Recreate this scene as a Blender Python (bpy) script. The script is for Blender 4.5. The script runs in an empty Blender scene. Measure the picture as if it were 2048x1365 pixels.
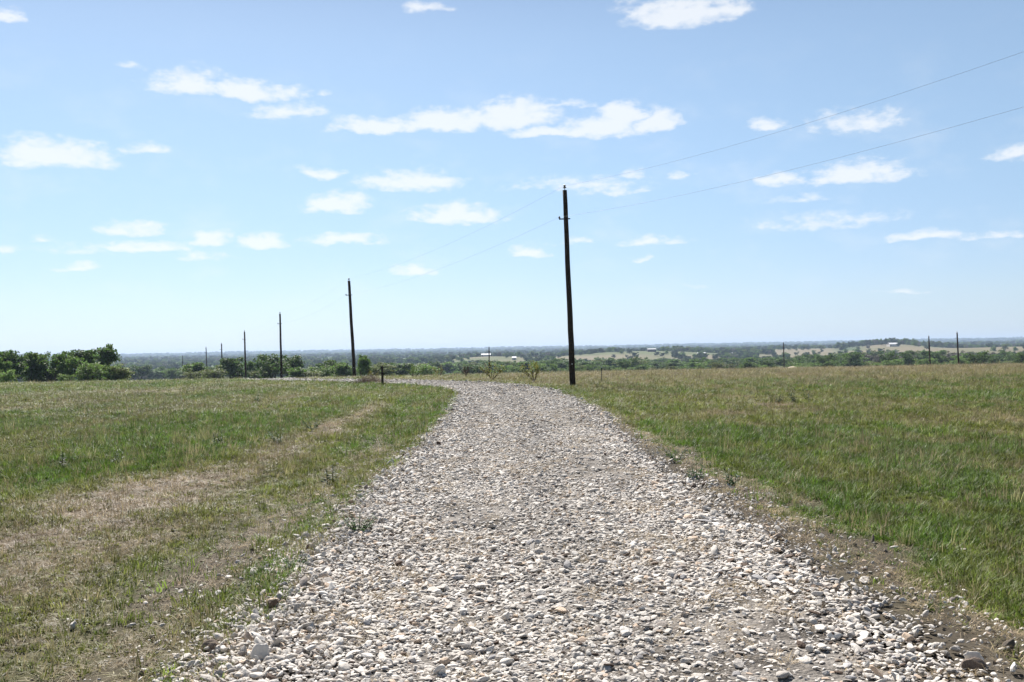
import bpy, math, random
import numpy as np
from mathutils import Matrix, Vector
R = math.radians
random.seed(7); rng = np.random.default_rng(7)
sc = bpy.context.scene
col = sc.collection
EYE = 1.62; F = 1950.0

# ------------------------------------------------------------ camera
cam = bpy.data.cameras.new('camera'); cam_ob = bpy.data.objects.new('camera', cam); col.objects.link(cam_ob)
cam.sensor_width = 36; cam.lens = F/2048*36; cam.clip_end = 40000; cam.clip_start = 0.1
CM = Matrix.Translation((0, 0, EYE)) @ Matrix.Rotation(R(90.617), 4, 'X') @ Matrix.Rotation(R(-1.05), 4, 'Z')
cam_ob.matrix_world = CM
sc.camera = cam_ob
CR = np.array(CM.to_3x3())
def ray(px, py): return CR @ np.array([(px-1024)/F, -(py-682.5)/F, -1.0])
def P(px, py, y):
    r = ray(px, py); t = y/r[1]
    return Vector((r[0]*t, y, EYE+r[2]*t))

# ------------------------------------------------------------ light
SUN_EL, SUN_AZ = 46, -20     # azimuth measured from +Y towards +X (negative = left)
EXPOSURE = 1.15
sc.view_settings.view_transform = 'Standard'; sc.view_settings.look = 'None'
sc.view_settings.exposure = EXPOSURE; sc.view_settings.gamma = 1
sun = bpy.data.lights.new('sun', 'SUN'); sun.energy = 5.0; sun.angle = R(0.5); sun.color = (1, .955, .90)
so = bpy.data.objects.new('sun', sun); col.objects.link(so)
sd = Vector((math.sin(R(SUN_AZ))*math.cos(R(SUN_EL)), math.cos(R(SUN_AZ))*math.cos(R(SUN_EL)), math.sin(R(SUN_EL))))
so.rotation_euler = sd.to_track_quat('Z', 'Y').to_euler()

class NT:
    def __init__(s, tree): s.t = tree; tree.nodes.clear()
    def n(s, typ, ins=None, **kw):
        nd = s.t.nodes.new(typ)
        for k, v in kw.items(): setattr(nd, k, v)
        for k, v in (ins or {}).items():
            if isinstance(v, bpy.types.NodeSocket): s.t.links.new(v, nd.inputs[k])
            else: nd.inputs[k].default_value = v
        return nd
    def m(s, op, a, b=0.0, c=0.0, clamp=False): return s.n('ShaderNodeMath', {0: a, 1: b, 2: c}, operation=op, use_clamp=clamp).outputs[0]
    def mix(s, f, a, b):
        nd = s.n('ShaderNodeMix', {0: f, 6: a, 7: b}, data_type='RGBA'); return nd.outputs[2]
    def ramp(s, v, a, b, lo=0.0, hi=1.0):
        return s.n('ShaderNodeMapRange', {0: v, 1: a, 2: b, 3: lo, 4: hi}, interpolation_type='SMOOTHSTEP').outputs[0]

CLOUDS = [(100, 308, 112, 28, 1), (20, 28, 30, 16, 0.73), (290, 298, 48, 12, 0.63), (375, 165, 75, 28, 0.85), (500, 180, 100, 18, 0.85), (575, 222, 85, 17, 0.63), (755,251,100,17,.95),(895,242,95,25,1),(1015,228,105,30,1),(1130,212,75,9,.45),(1105,264,85,12,.95),(1210,252,95,25,1),(1245,226,50,20,1),(1318,240,48,26,.95),(1350, 24, 100, 32, 1), (1455, 15, 60, 20, 0.78), (850, 14, 55, 13, 0.63), (260, 130, 34, 8, 0.43), (635, 345, 42, 12, 0.7), (820, 362, 105, 26, 0.75), (675, 407, 70, 22, 0.95), (910, 428, 92, 22, 0.9), (1160, 366, 150, 17, 0.48), (1220, 378, 90, 12, 0.48), (1535, 250, 44, 15, 0.73), (1720, 242, 100, 25, 0.63), (1710, 345, 95, 24, 0.85), (1560, 360, 44, 13, 0.63), (1600, 395, 64, 12, 0.43), (1620, 442, 120, 20, 0.45), (1720, 430, 95, 14, 0.43), (1845, 472, 74, 12, 0.73), (1970, 470, 64, 10, 0.53), (2030, 308, 46, 15, 0.73), (1055, 505, 50, 15, 0.75), (1310, 480, 70, 11, 0.63), (255, 455, 56, 14, 0.7), (420, 478, 42, 17, 0.85), (300, 492, 82, 11, 0.73), (410, 512, 62, 10, 0.58), (530, 483, 52, 16, 0.8), (690, 480, 80, 11, 0.73), (830, 538, 60, 11, 0.73), (165, 532, 46, 9, 0.63), (150, 500, 85, 11, 0.43), (75, 478, 24, 9, 0.53), (1365, 350, 30, 11, 0.53), (15, 495, 24, 8, 0.53), (1810, 582, 60, 5, 0.43), (1380, 570, 50, 5, 0.28), (1280, 514, 44, 7, 0.43), (1150, 480, 56, 10, 0.43), (1275, 345, 32, 12, 0.53), (630, 188, 28, 8, 0.43)]
w = bpy.data.worlds.new('World'); sc.world = w; w.use_nodes = True
N = NT(w.node_tree)
tc = N.n('ShaderNodeTexCoord').outputs['Generated']
sky = N.n('ShaderNodeTexSky', sky_type='NISHITA', sun_disc=False, sun_elevation=R(SUN_EL), sun_rotation=R(SUN_AZ),
          altitude=150, air_density=1.0, dust_density=0.2, ozone_density=1.5)
sp = N.n('ShaderNodeSeparateXYZ', {0: tc})
el = N.m('ARCSINE', sp.outputs[2]); az = N.m('ARCTAN2', sp.outputs[0], sp.outputs[1])
base = N.n('ShaderNodeCombineXYZ', {0: az, 1: el, 2: el}).outputs[0]
def noise(v, s, d, dim='3D', rough=.55): return N.n('ShaderNodeTexNoise', {'Vector': v, 'Scale': s, 'Detail': d, 'Roughness': rough}, noise_dimensions=dim)
warpv = N.n('ShaderNodeVectorMath', {0: base, 1: (1, 1.9, 0)}, operation='MULTIPLY').outputs[0]
n1 = noise(warpv, 22, 4); n2 = noise(warpv, 68, 8, rough=.58)
wv = N.n('ShaderNodeVectorMath', {0: n1.outputs['Color'], 1: (.5, .5, .5)}, operation='SUBTRACT').outputs[0]
wv = N.n('ShaderNodeVectorMath', {0: wv, 1: (.07, .018, 0)}, operation='MULTIPLY').outputs[0]
ws = N.n('ShaderNodeSeparateXYZ', {0: wv}); wv = N.n('ShaderNodeCombineXYZ', {0: ws.outputs[0], 1: ws.outputs[1], 2: ws.outputs[1]}).outputs[0]
cc = N.n('ShaderNodeVectorMath', {0: base, 1: wv}, operation='ADD').outputs[0]
acc = None
for (cx, cy, hw, hh, op) in CLOUDS:
    r = ray(cx, cy+hh*.4); r = r/np.linalg.norm(r)
    a0, e0 = math.atan2(r[0], r[1]), math.asin(r[2])
    sx, sy = F/(hw*1.35), F/(hh*1.9)
    v = N.n('ShaderNodeVectorMath', {0: cc, 1: (sx, sy, -sy*2.2), 2: (-a0*sx, -e0*sy, e0*sy*2.2)}, operation='MULTIPLY_ADD').outputs[0]
    v = N.n('ShaderNodeVectorMath', {0: v, 1: (-99, -99, 0)}, operation='MAXIMUM').outputs[0]
    l = N.n('ShaderNodeVectorMath', {0: v}, operation='LENGTH').outputs['Value']
    q = N.m('MULTIPLY_ADD', l, -op, op)
    acc = q if acc is None else N.m('MAXIMUM', acc, q)
acc = N.m('MAXIMUM', acc, 0.0)
dens = N.m('MULTIPLY_ADD', N.m('SUBTRACT', n2.outputs['Fac'], .5), 1.05, acc)
gate = N.ramp(acc, 0.0, .22)
dens = N.m('MULTIPLY', N.ramp(dens, .04, .66), gate)
thin = noise(warpv, 14, 6)
wisp = N.m('MULTIPLY', N.ramp(thin.outputs['Fac'], .47, .8), .26)
band = N.m('MULTIPLY', N.ramp(el, .02, .09), N.ramp(el, .34, .16))
dens = N.m('MAXIMUM', dens, N.m('MULTIPLY', wisp, band))
skyc = sky.outputs[0]
# grade of the sky from the horizon upwards
cr = N.n('ShaderNodeValToRGB', {0: el}); E = cr.color_ramp; E.interpolation = 'B_SPLINE'
GR = [(0, (.90, 1.14, 1.80)), (.05, (1.08, 1.17, 1.50)), (.16, (1.42, 1.44, 1.48)), (.30, (1.84, 1.76, 1.62)), (.38, (1.5, 1.45, 1.4)), (.8, (1., 1., 1.))]
while len(E.elements) < len(GR): E.elements.new(.5)
for e_, (p_, c_) in zip(E.elements, GR): e_.position = p_; e_.color = (c_[0]*.355, c_[1]*.355, c_[2]*.355, 1)
skyc = N.n('ShaderNodeVectorMath', {0: skyc, 1: cr.outputs[0]}, operation='MULTIPLY').outputs[0]
skyc = N.n('ShaderNodeVectorMath', {0: skyc, 'Scale': 2.0}, operation='SCALE').outputs[0]
out = N.mix(N.m('MULTIPLY', dens, .72), skyc, (9.4, 9.45, 9.45, 1))
bg = N.n('ShaderNodeBackground', {0: out, 1: .05})
N.n('ShaderNodeOutputWorld', {0: bg.outputs[0]})

# ------------------------------------------------------------ numeric noise and terrain
_T = rng.random((256, 256))
def vnoise(x, y):
    xi = np.floor(x).astype(int); yi = np.floor(y).astype(int); fx = x-xi; fy = y-yi
    fx = fx*fx*(3-2*fx); fy = fy*fy*(3-2*fy)
    g = lambda a, b: _T[a & 255, b & 255]
    return (g(xi, yi)*(1-fx)+g(xi+1, yi)*fx)*(1-fy)+(g(xi, yi+1)*(1-fx)+g(xi+1, yi+1)*fx)*fy
def fbm(x, y, o=4, s=0):
    v = 0; a = .5; t = 0
    for i in range(o):
        v = v+a*vnoise(x*2**i+17.3*i+s*31.7, y*2**i+9.1*i+s*11.9); t += a; a *= .5
    return v/t
def sst(a, b, x):
    t = np.clip((x-a)/(b-a), 0, 1); return t*t*(3-2*t)

CL = np.array([(.75,-14),(.7,-6),(.62,0),(.5,5),(.36,9),(.3,17),(.2,25),(.02,32),(-.35,38),(-1.3,43.5),(-3.2,48.8),(-6.2,53.8),(-9.8,58.6),(-14.2,65),(-18,73),(-21,83),(-24,98)])
def catmull(p, k=14):
    o = []
    for i in range(len(p)-1):
        p0, p1, p2, p3 = p[max(i-1, 0)], p[i], p[i+1], p[min(i+2, len(p)-1)]
        for t in np.linspace(0, 1, k, endpoint=False):
            o.append(.5*((2*p1)+(-p0+p2)*t+(2*p0-5*p1+4*p2-p3)*t*t+(-p0+3*p1-3*p2+p3)*t**3))
    o.append(p[-1]); return np.array(o)
PATH = catmull(CL)
def road_off(x, y):
    x = np.asarray(x, float); y = np.asarray(y, float); sh = x.shape; x = x.ravel(); y = y.ravel()
    best = np.full(x.shape, 1e9); sg = np.zeros(x.shape); al = np.zeros(x.shape)
    m = (np.abs(x) < 120) & (y < 130)
    xs, ys = x[m], y[m]; b = best[m]; s_ = sg[m]; a_ = al[m]
    acc_ = 0.0
    for i in range(0, len(PATH)-1, 2):
        j = min(i+2, len(PATH)-1)
        ax, ay = PATH[i]; bx, by = PATH[j]; dx, dy = bx-ax, by-ay; L = dx*dx+dy*dy
        t = np.clip(((xs-ax)*dx+(ys-ay)*dy)/L, 0, 1)
        ex = xs-(ax+t*dx); ey = ys-(ay+t*dy); d = np.hypot(ex, ey); k = d < b
        b[k] = d[k]; s_[k] = np.sign(ex*dy-ey*dx)[k]; a_[k] = acc_+(t*math.sqrt(L))[k]; acc_ += math.sqrt(L)
    best[m] = b; sg[m] = s_; al[m] = a_
    sg[sg == 0] = 1
    return (best*sg).reshape(sh), al.reshape(sh)

PY = [-500, 0, 58, 80, 100, 140, 190, 250, 320, 530, 700, 950, 1500, 2500, 4000, 6000, 8000, 10000, 14000]
PZ = [0, 0, 0, -.3, -.95, -2.1, -3.5, -5.0, -6.8, -11, -14, -17, -13.5, -8, -5, 2, 21, 30, 30]
def bump(x, y, u0, du, d0, dd, h):
    u = x/np.maximum(y, 50)
    return h*np.exp(-((u-u0)/du)**2)*np.exp(-((y-d0)/dd)**2)
def H(x, y, s=None):
    x = np.asarray(x, float); y = np.asarray(y, float)
    z = np.interp(y, PY, PZ)
    k = sst(70, 130, y)
    z = z+k*(fbm(x/260, y/260, 3, 3)-.5)*np.clip(y/120, 1, 8)
    z = z+sst(5000, 8000, y)*(fbm(x/1500, y/1800, 5, 4)-.5)*34
    z = z+bump(x, y, .13, .10, 1560, 330, 11.5)+bump(x, y, -.03, .05, 1500, 300, 6.5)+bump(x, y, .385, .06, 1750, 380, 15)
    z = z+bump(x, y, .52, .13, 1350, 300, 8)+bump(x, y, .28, .05, 2100, 400, 8)
    # micro relief of the near ground
    near = 1-sst(60, 110, y)
    if s is None: s, _ = road_off(x, y)
    mr = (fbm(x*.45, y*.3, 3, 1)-.5)*.10+(fbm(x*2.3, y*2.3, 3, 2)-.5)*.035
    a = np.abs(s)
    prof = .05*(1-sst(1.2, 2.7, a))-.05*np.exp(-((a-3.3)/.7)**2)+.035*np.exp(-((a-1.95)/.28)**2)-.02*np.exp(-((a-.85)/.35)**2)
    fl = np.where(a < 2.6, .25, 1.0)
    return z+near*(mr*fl+prof)

def HZ(x, y): return float(H(np.array([x]), np.array([y]))[0])

# ------------------------------------------------------------ helpers
def tag(o, label=None, cat=None, group=None, kind=None):
    if label: o['label'] = label
    if cat: o['category'] = cat
    if group: o['group'] = group
    if kind: o['kind'] = kind
    return o
def mesh_from(name, V, faces, mat=None, smooth=False):
    me = bpy.data.meshes.new(name)
    V = np.asarray(V, np.float32).reshape(-1, 3)
    if isinstance(faces, np.ndarray):
        n, k = faces.shape
        me.vertices.add(len(V)); me.vertices.foreach_set('co', V.ravel())
        me.loops.add(n*k); me.loops.foreach_set('vertex_index', faces.astype(np.int32).ravel())
        me.polygons.add(n); me.polygons.foreach_set('loop_start', np.arange(0, n*k, k, dtype=np.int32))
        me.update(calc_edges=True)
    else:
        me.from_pydata([tuple(map(float, v)) for v in V], [], faces); me.update()
    if mat: me.materials.append(mat)
    if smooth: me.polygons.foreach_set('use_smooth', np.ones(len(me.polygons), bool))
    return me
def link(name, me, parent=None):
    o = bpy.data.objects.new(name, me); col.objects.link(o)
    if parent: o.parent = parent
    return o
def empty(name, loc, label, cat, group=None):
    o = bpy.data.objects.new(name, None); col.objects.link(o); o.location = loc; o.empty_display_size = .3
    return tag(o, label, cat, group)
class MB:
    def __init__(s): s.v = []; s.f = []
    def tube(s, pts, rad, n=8, cap=True):
        pts = [Vector(p) for p in pts]; b0 = len(s.v)
        if not hasattr(rad, '__len__'): rad = [rad]*len(pts)
        up = None
        for i, p in enumerate(pts):
            d = (pts[min(i+1, len(pts)-1)]-pts[max(i-1, 0)]).normalized()
            if up is None: up = Vector((0, 0, 1)) if abs(d.z) < .9 else Vector((1, 0, 0))
            a = d.cross(up).normalized(); b = d.cross(a).normalized(); up = -b if b.dot(up) < 0 else b
            for k in range(n):
                t = 2*math.pi*k/n; s.v.append(p+(a*math.cos(t)+b*math.sin(t))*rad[i])
        for i in range(len(pts)-1):
            for k in range(n):
                s.f.append((b0+i*n+k, b0+i*n+(k+1) % n, b0+(i+1)*n+(k+1) % n, b0+(i+1)*n+k))
        if cap:
            s.f.append(tuple(b0+k for k in range(n))[::-1]); s.f.append(tuple(b0+(len(pts)-1)*n+k for k in range(n)))
        return s
    def box(s, c, h, rot=None):
        b0 = len(s.v); rot = rot or Matrix.Identity(3)
        for x in (-1, 1):
            for y in (-1, 1):
                for z in (-1, 1): s.v.append(Vector(c)+rot @ Vector((x*h[0], y*h[1], z*h[2])))
        for f in ((0,1,3,2),(4,6,7,5),(0,4,5,1),(2,3,7,6),(0,2,6,4),(1,5,7,3)): s.f.append(tuple(b0+i for i in f))
        return s
    def build(s, name, mat, parent=None, smooth=False): return link(name, mesh_from(name, s.v, s.f, mat, smooth), parent)

def mat_simple(name, c1, c2=None, scale=5, rough=.85, bump=0, detail=5, spec=.3, metal=0, obrand=0):
    m = bpy.data.materials.new(name); m.use_nodes = True; N = NT(m.node_tree)
    g = N.n('ShaderNodeTexCoord').outputs['Object']
    nz = N.n('ShaderNodeTexNoise', {'Vector': g, 'Scale': scale, 'Detail': detail})
    c = N.mix(N.ramp(nz.outputs[0], .3, .7), (*c1, 1), (*(c2 or c1), 1))
    if obrand:
        rn = N.n('ShaderNodeObjectInfo').outputs['Random']
        c = N.n('ShaderNodeHueSaturation', {'Color': c, 'Value': N.m('MULTIPLY_ADD', rn, obrand, 1-obrand/2)}).outputs[0]
    ins = {'Base Color': c, 'Roughness': rough, 'Specular IOR Level': spec, 'Metallic': metal}
    if bump: ins['Normal'] = N.n('ShaderNodeBump', {'Height': nz.outputs[0], 'Strength': bump, 'Distance': .02}).outputs[0]
    b = N.n('ShaderNodeBsdfPrincipled', ins); N.n('ShaderNodeOutputMaterial', {0: b.outputs[0]})
    return m
def mat_leaf(name, base=None, trans=.4, rough=.6, spec=.3, vary=.5, hue=.03, attr=None):
    m = bpy.data.materials.new(name); m.use_nodes = True; N = NT(m.node_tree)
    if attr: c = N.n('ShaderNodeAttribute', attribute_type='INSTANCER', attribute_name=attr).outputs['Color']
    else: c = N.n('ShaderNodeRGB').outputs[0]; c.default_value = (*base, 1)
    isl = N.n('ShaderNodeNewGeometry').outputs['Random Per Island']
    rn = N.n('ShaderNodeObjectInfo').outputs['Random']
    val = N.m('MULTIPLY_ADD', isl, vary, 1-vary/2)
    val = N.m('MULTIPLY', val, N.m('MULTIPLY_ADD', rn, .3, .85))
    hu = N.m('MULTIPLY_ADD', isl, hue, .5-hue/2)
    c = N.n('ShaderNodeHueSaturation', {'Color': c, 'Value': val, 'Hue': hu}).outputs[0]
    b = N.n('ShaderNodeBsdfPrincipled', {'Base Color': c, 'Roughness': rough, 'Specular IOR Level': spec})
    t = N.n('ShaderNodeBsdfTranslucent', {0: c})
    mx = N.n('ShaderNodeMixShader', {0: trans, 1: b.outputs[0], 2: t.outputs[0]})
    N.n('ShaderNodeOutputMaterial', {0: mx.outputs[0]})
    return m

def scatter(name, pts, rot, scl, idx, colr, sources, label, cat):
    """one uncountable cover: points carrying rotation, size and colour, instanced by geometry nodes"""
    me = bpy.data.meshes.new(name); n = len(pts)
    me.vertices.add(n); me.vertices.foreach_set('co', np.asarray(pts, np.float32).ravel())
    for nm, ty, arr in (('rot', 'FLOAT_VECTOR', rot), ('scl', 'FLOAT_VECTOR', scl)):
        a = me.attributes.new(nm, ty, 'POINT'); a.data.foreach_set('vector', np.asarray(arr, np.float32).ravel())
    a = me.attributes.new('idx', 'INT', 'POINT'); a.data.foreach_set('value', np.asarray(idx, np.int32))
    a = me.attributes.new('tint', 'FLOAT_COLOR', 'POINT')
    c4 = np.ones((n, 4), np.float32); c4[:, :3] = colr; a.data.foreach_set('color', c4.ravel())
    o = link(name, me); tag(o, label, cat, kind='stuff')
    src = bpy.data.collections.new(name+'_sources')
    for i, sme in enumerate(sources):
        src.objects.link(bpy.data.objects.new('%s_source_%02d' % (name, i), sme))
    g = bpy.data.node_groups.new(name, 'GeometryNodeTree')
    g.interface.new_socket('Geometry', in_out='INPUT', socket_type='NodeSocketGeometry')
    g.interface.new_socket('Geometry', in_out='OUTPUT', socket_type='NodeSocketGeometry')
    nd = g.nodes; L = g.links.new
    gi = nd.new('NodeGroupInput'); go = nd.new('NodeGroupOutput'); ip = nd.new('GeometryNodeInstanceOnPoints'); ci = nd.new('GeometryNodeCollectionInfo')
    ci.inputs['Collection'].default_value = src; ci.inputs['Separate Children'].default_value = True; ci.inputs['Reset Children'].default_value = True
    def at(nm, ty):
        q = nd.new('GeometryNodeInputNamedAttribute'); q.data_type = ty; q.inputs['Name'].default_value = nm; return q.outputs['Attribute']
    er = nd.new('FunctionNodeEulerToRotation')
    L(gi.outputs[0], ip.inputs['Points']); L(ci.outputs[0], ip.inputs['Instance']); ip.inputs['Pick Instance'].default_value = True
    L(at('idx', 'INT'), ip.inputs['Instance Index']); L(at('rot', 'FLOAT_VECTOR'), er.inputs[0]); L(er.outputs[0], ip.inputs['Rotation'])
    L(at('scl', 'FLOAT_VECTOR'), ip.inputs['Scale']); L(ip.outputs[0], go.inputs[0])
    md = o.modifiers.new('scatter', 'NODES'); md.node_group = g
    return o

# ------------------------------------------------------------ colours of the ground cover (albedo)
GREEN = np.array([.118, .143, .032]); LUSH = np.array([.084, .138, .022]); OLIVE = np.array([.155, .150, .055])
GREEN = GREEN*np.array([.92, .92, .75]); LUSH = LUSH*np.array([.9, .9, .8]); OLIVE = OLIVE*np.array([.9, .9, .75])
STRAW = np.array([.27, .20, .125]); TAN = np.array([.225, .18, .11]); PURP = np.array([.135, .11, .085]); SOIL = np.array([.066, .053, .042])
DUST = np.array([.36, .325, .285])
STRAW = STRAW*.80; TAN = TAN*.80; PURP = PURP*.8; SOIL = SOIL*.85; DUST = DUST*.85
def mixc(a, b, t): return a*(1-t[..., None])+b*t[..., None]
def cover(x, y, s):
    """returns albedo of the vegetation, green fraction, bare fraction"""
    n1 = fbm(x*.22, y*.13, 4, 11); n2 = fbm(x*.9, y*.55, 4, 12); n3 = fbm(x*.06, y*.035, 3, 13); n4 = fbm(x*2.6, y*1.7, 3, 14)
    left = s < 0
    g = np.where(left, .72, .64)+(n1-.5)*1.1+(n2-.5)*.8+(n4-.5)*.6
    stripe = fbm(s*.55, y*.03, 3, 15)
    g = g+np.where(left, 0, (stripe-.5)*.9)
    # old straw track left of the road
    wdt = np.interp(y, [0, 9, 18, 30], [1.3, 1.15, .6, .45])
    cen = -4.55+(n1-.5)*1.6-np.interp(y, [0, 9, 20], [.5, .2, 0])
    band = np.exp(-((s-cen)/wdt)**2)*(1-sst(26, 40, y))*left
    g = g-band*1.0*(.05+1.5*n2)+.1*sst(25, 50, y)*left
    lush = np.exp(-((s+7.2)/1.5)**2)*sst(5, 10, y)*left*(1-sst(20, 34, y))
    g = g+lush*.3
    c = mixc(np.broadcast_to(STRAW, x.shape+(3,)), OLIVE, np.clip(g*1.7, 0, 1))
    c = mixc(c, GREEN, sst(.4, .75, g)); c = mixc(c, LUSH, sst(.75, 1.1, g))
    pp = sst(.5, .68, fbm(x*.11, y*.08, 4, 16))*sst(13, 20, y)*np.where(left, 1, .25)*(1-lush)*(s < -5.5)
    c = mixc(c, PURP, pp*.6); g = g-pp*.22
    far = sst(38, 85, y+(n3-.5)*30+(n1-.5)*30)*np.where(left, .12, sst(0, 22, x-(y-45)*.15)*.75+.1)*(np.abs(s) > 3.2)
    c = mixc(c, TAN*1.08, far*.72*np.clip(.55+n1*.8, 0, 1)); g = g-far*.45
    br = sst(.52, .72, n1)*sst(3, 5, s)*(1-far); c = mixc(c, TAN*.8, br*.45)
    # bare shoulders
    a = np.abs(s)
    bare = np.where(left, np.exp(-((a-2.75)/.6)**2)*np.clip(1.9*n2-.3, 0, 1), np.exp(-((a-1.8-(n1-.5)*1.0-(n4-.5)*1.5)/.46)**4)*np.clip(.5+1.5*n2, 0, 1))
    bare = bare*np.interp(y, [0, 12, 30, 50], [1.15, 1.0, .45, .1])
    bare = np.maximum(bare, 1-sst(1.7, 2.15+.5*(n2-.5), a))
    return c, np.clip(g, 0, 1.2), np.clip(bare, 0, 1)

# ------------------------------------------------------------ ground sheet
def axis_pos(lo, step, grow, far):
    o = [0.0]; st = step
    while o[-1] < far:
        if o[-1] > lo: st *= grow
        o.append(o[-1]+st)
    return np.array(o)
ax = axis_pos(9, .12, 1.045, 9000); xs = np.concatenate([-ax[:0:-1], ax])+.3
ay = axis_pos(24, .13, 1.026, 13500); ys = np.concatenate([[-400, -150, -60, -25, -12, -6, -2, 1, 2.2], ay+3])
X, Y = np.meshgrid(xs, ys); S, _ = road_off(X, Y); Z = H(X, Y, S)
c, g, bare = cover(X, Y, S)
# land beyond the pasture: pastures and woodland floor
u = X/np.maximum(Y, 50)
farm = fbm(X/170, Y/420, 3, 21); c_far = mixc(np.broadcast_to(np.array([.16, .135, .085]), X.shape+(3,)), np.array([.095, .11, .045]), sst(.42, .62, farm))
c_wood = np.array([.06, .085, .035])
def clearing(x, y):
    u = x/np.maximum(y, 50); j = (fbm(x/90, y/200, 3, 22)-.5)
    def blk(u1, u2, d1, d2):
        return sst(u1-.006, u1+.006, u+j*.012)*(1-sst(u2-.006, u2+.006, u+j*.012))*sst(d1-30, d1+30, y+j*160)*(1-sst(d2-30, d2+30, y+j*160))
    m = np.zeros_like(u)
    for q in ((-.085, .018, 1080, 1540), (.04, .218, 1020, 1600), (.30, .60, 980, 1480), (.25, .33, 1150, 2000), (.36, .60, 1480, 1750),
              (-.115, -.07, 1700, 2100), (-.02, .03, 1600, 1800), (.25, .6, 2300, 2600), (.05, .2, 1650, 1900)): m = np.maximum(m, blk(*q))
    return m
clr = clearing(X, Y)
c_f = mixc(np.broadcast_to(c_wood, X.shape+(3,)), c_far, clr)
c = mixc(c, c_f, sst(420, 620, Y)); a0 = np.abs(S)
soilc = mixc(np.broadcast_to(SOIL, X.shape+(3,)), DUST*.5, (1-sst(1.7, 1.95, a0))*sst(.35, .65, fbm(X*3, Y*2, 3, 81)))
c = c*(1-bare[..., None]*.9)+soilc*bare[..., None]*.9
c = mixc(c, np.broadcast_to(SOIL*1.25, X.shape+(3,)), .55*(1-sst(16, 50, Y)))
ny, nx = X.shape
idx = np.arange(ny*nx).reshape(ny, nx)
quads = np.stack([idx[:-1, :-1], idx[:-1, 1:], idx[1:, 1:], idx[1:, :-1]], -1).reshape(-1, 4)
m_ground = bpy.data.materials.new('ground_cover'); m_ground.use_nodes = True; N = NT(m_ground.node_tree)
vc = N.n('ShaderNodeAttribute', attribute_type='GEOMETRY', attribute_name='albedo').outputs['Color']
pos = N.n('ShaderNodeNewGeometry').outputs['Position']
na = N.n('ShaderNodeTexNoise', {'Vector': pos, 'Scale': 9, 'Detail': 8, 'Roughness': .7}); nb = N.n('ShaderNodeTexNoise', {'Vector': pos, 'Scale': 60, 'Detail': 4, 'Roughness': .7})
f = N.m('MULTIPLY', N.m('MULTIPLY_ADD', na.outputs[0], .9, .5), N.m('MULTIPLY_ADD', nb.outputs[0], .8, .6))
cv = N.n('ShaderNodeVectorMath', {0: vc, 'Scale': f}, operation='SCALE').outputs[0]
hgt = N.m('MULTIPLY_ADD', nb.outputs[0], .35, na.outputs[0])
bp = N.n('ShaderNodeBump', {'Height': hgt, 'Strength': .7, 'Distance': .03}).outputs[0]
b = N.n('ShaderNodeBsdfPrincipled', {'Base Color': cv, 'Roughness': .95, 'Specular IOR Level': .1, 'Normal': bp}); N.n('ShaderNodeOutputMaterial', {0: b.outputs[0]})
me = mesh_from('ground', np.stack([X, Y, Z], -1).reshape(-1, 3), quads, m_ground, True)
a = me.color_attributes.new('albedo', 'FLOAT_COLOR', 'POINT'); c4 = np.ones((ny*nx, 4), np.float32); c4[:, :3] = c.reshape(-1, 3); a.data.foreach_set('color', c4.ravel())
tag(link('ground', me), kind='structure')

# ------------------------------------------------------------ gravel road bed
def road_mesh():
    V = []; K = 31
    nrm = np.gradient(PATH, axis=0); nrm /= np.linalg.norm(nrm, axis=1)[:, None]
    rows = np.linspace(0, len(PATH)-1, 700)
    px = np.interp(rows, np.arange(len(PATH)), PATH[:, 0]); py = np.interp(rows, np.arange(len(PATH)), PATH[:, 1])
    tx = np.interp(rows, np.arange(len(PATH)), nrm[:, 0]); ty = np.interp(rows, np.arange(len(PATH)), nrm[:, 1])
    t = np.linspace(-1, 1, K)
    hl = 1.8+(fbm(rows*.13, rows*0+3, 4, 31)-.5)*.9; hr = np.interp(py, [0, 14, 26], [1.45, 1.5, 1.85])+(fbm(rows*.13, rows*0+9, 4, 32)-.5)*.7
    off = np.where(t[None] < 0, t[None]*hl[:, None], t[None]*hr[:, None])
    x = px[:, None]+ty[:, None]*off; y = py[:, None]-tx[:, None]*off
    edge = 1-np.abs(t)**8
    z = H(x, y)+.006+.012*edge[None]-.05*(1-edge)[None]
    i = np.arange(x.size).reshape(x.shape)
    q = np.stack([i[:-1, :-1], i[:-1, 1:], i[1:, 1:], i[1:, :-1]], -1).reshape(-1, 4)
    return np.stack([x, y, z], -1).reshape(-1, 3), q
m_road = bpy.data.materials.new('road_dust_gap_shade'); m_road.use_nodes = True; N = NT(m_road.node_tree)
pos = N.n('ShaderNodeNewGeometry').outputs['Position']
na = N.n('ShaderNodeTexNoise', {'Vector': pos, 'Scale': 2.2, 'Detail': 6, 'Roughness': .6}); nb = N.n('ShaderNodeTexVoronoi', {'Vector': pos, 'Scale': 42}, feature='F1')
nc = N.n('ShaderNodeTexNoise', {'Vector': pos, 'Scale': 130, 'Detail': 3, 'Roughness': .7})
cc_ = N.mix(N.ramp(na.outputs[0], .35, .65), (.05, .043, .036, 1), (.23, .21, .188, 1))  # dark tone paints shade into the gaps between stones; lighter patches are dust
cc_ = N.mix(N.ramp(nc.outputs[0], .5, .75), cc_, (.36, .33, .29, 1))
h_ = N.m('SUBTRACT', N.m('MULTIPLY', nc.outputs[0], .5), nb.outputs[0])
bp = N.n('ShaderNodeBump', {'Height': h_, 'Strength': .8, 'Distance': .02}).outputs[0]
b = N.n('ShaderNodeBsdfPrincipled', {'Base Color': cc_, 'Roughness': .95, 'Specular IOR Level': .1, 'Normal': bp}); N.n('ShaderNodeOutputMaterial', {0: b.outputs[0]})
V, q = road_mesh(); tag(link('road', mesh_from('road', V, q, m_road, True)), kind='structure')

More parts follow.
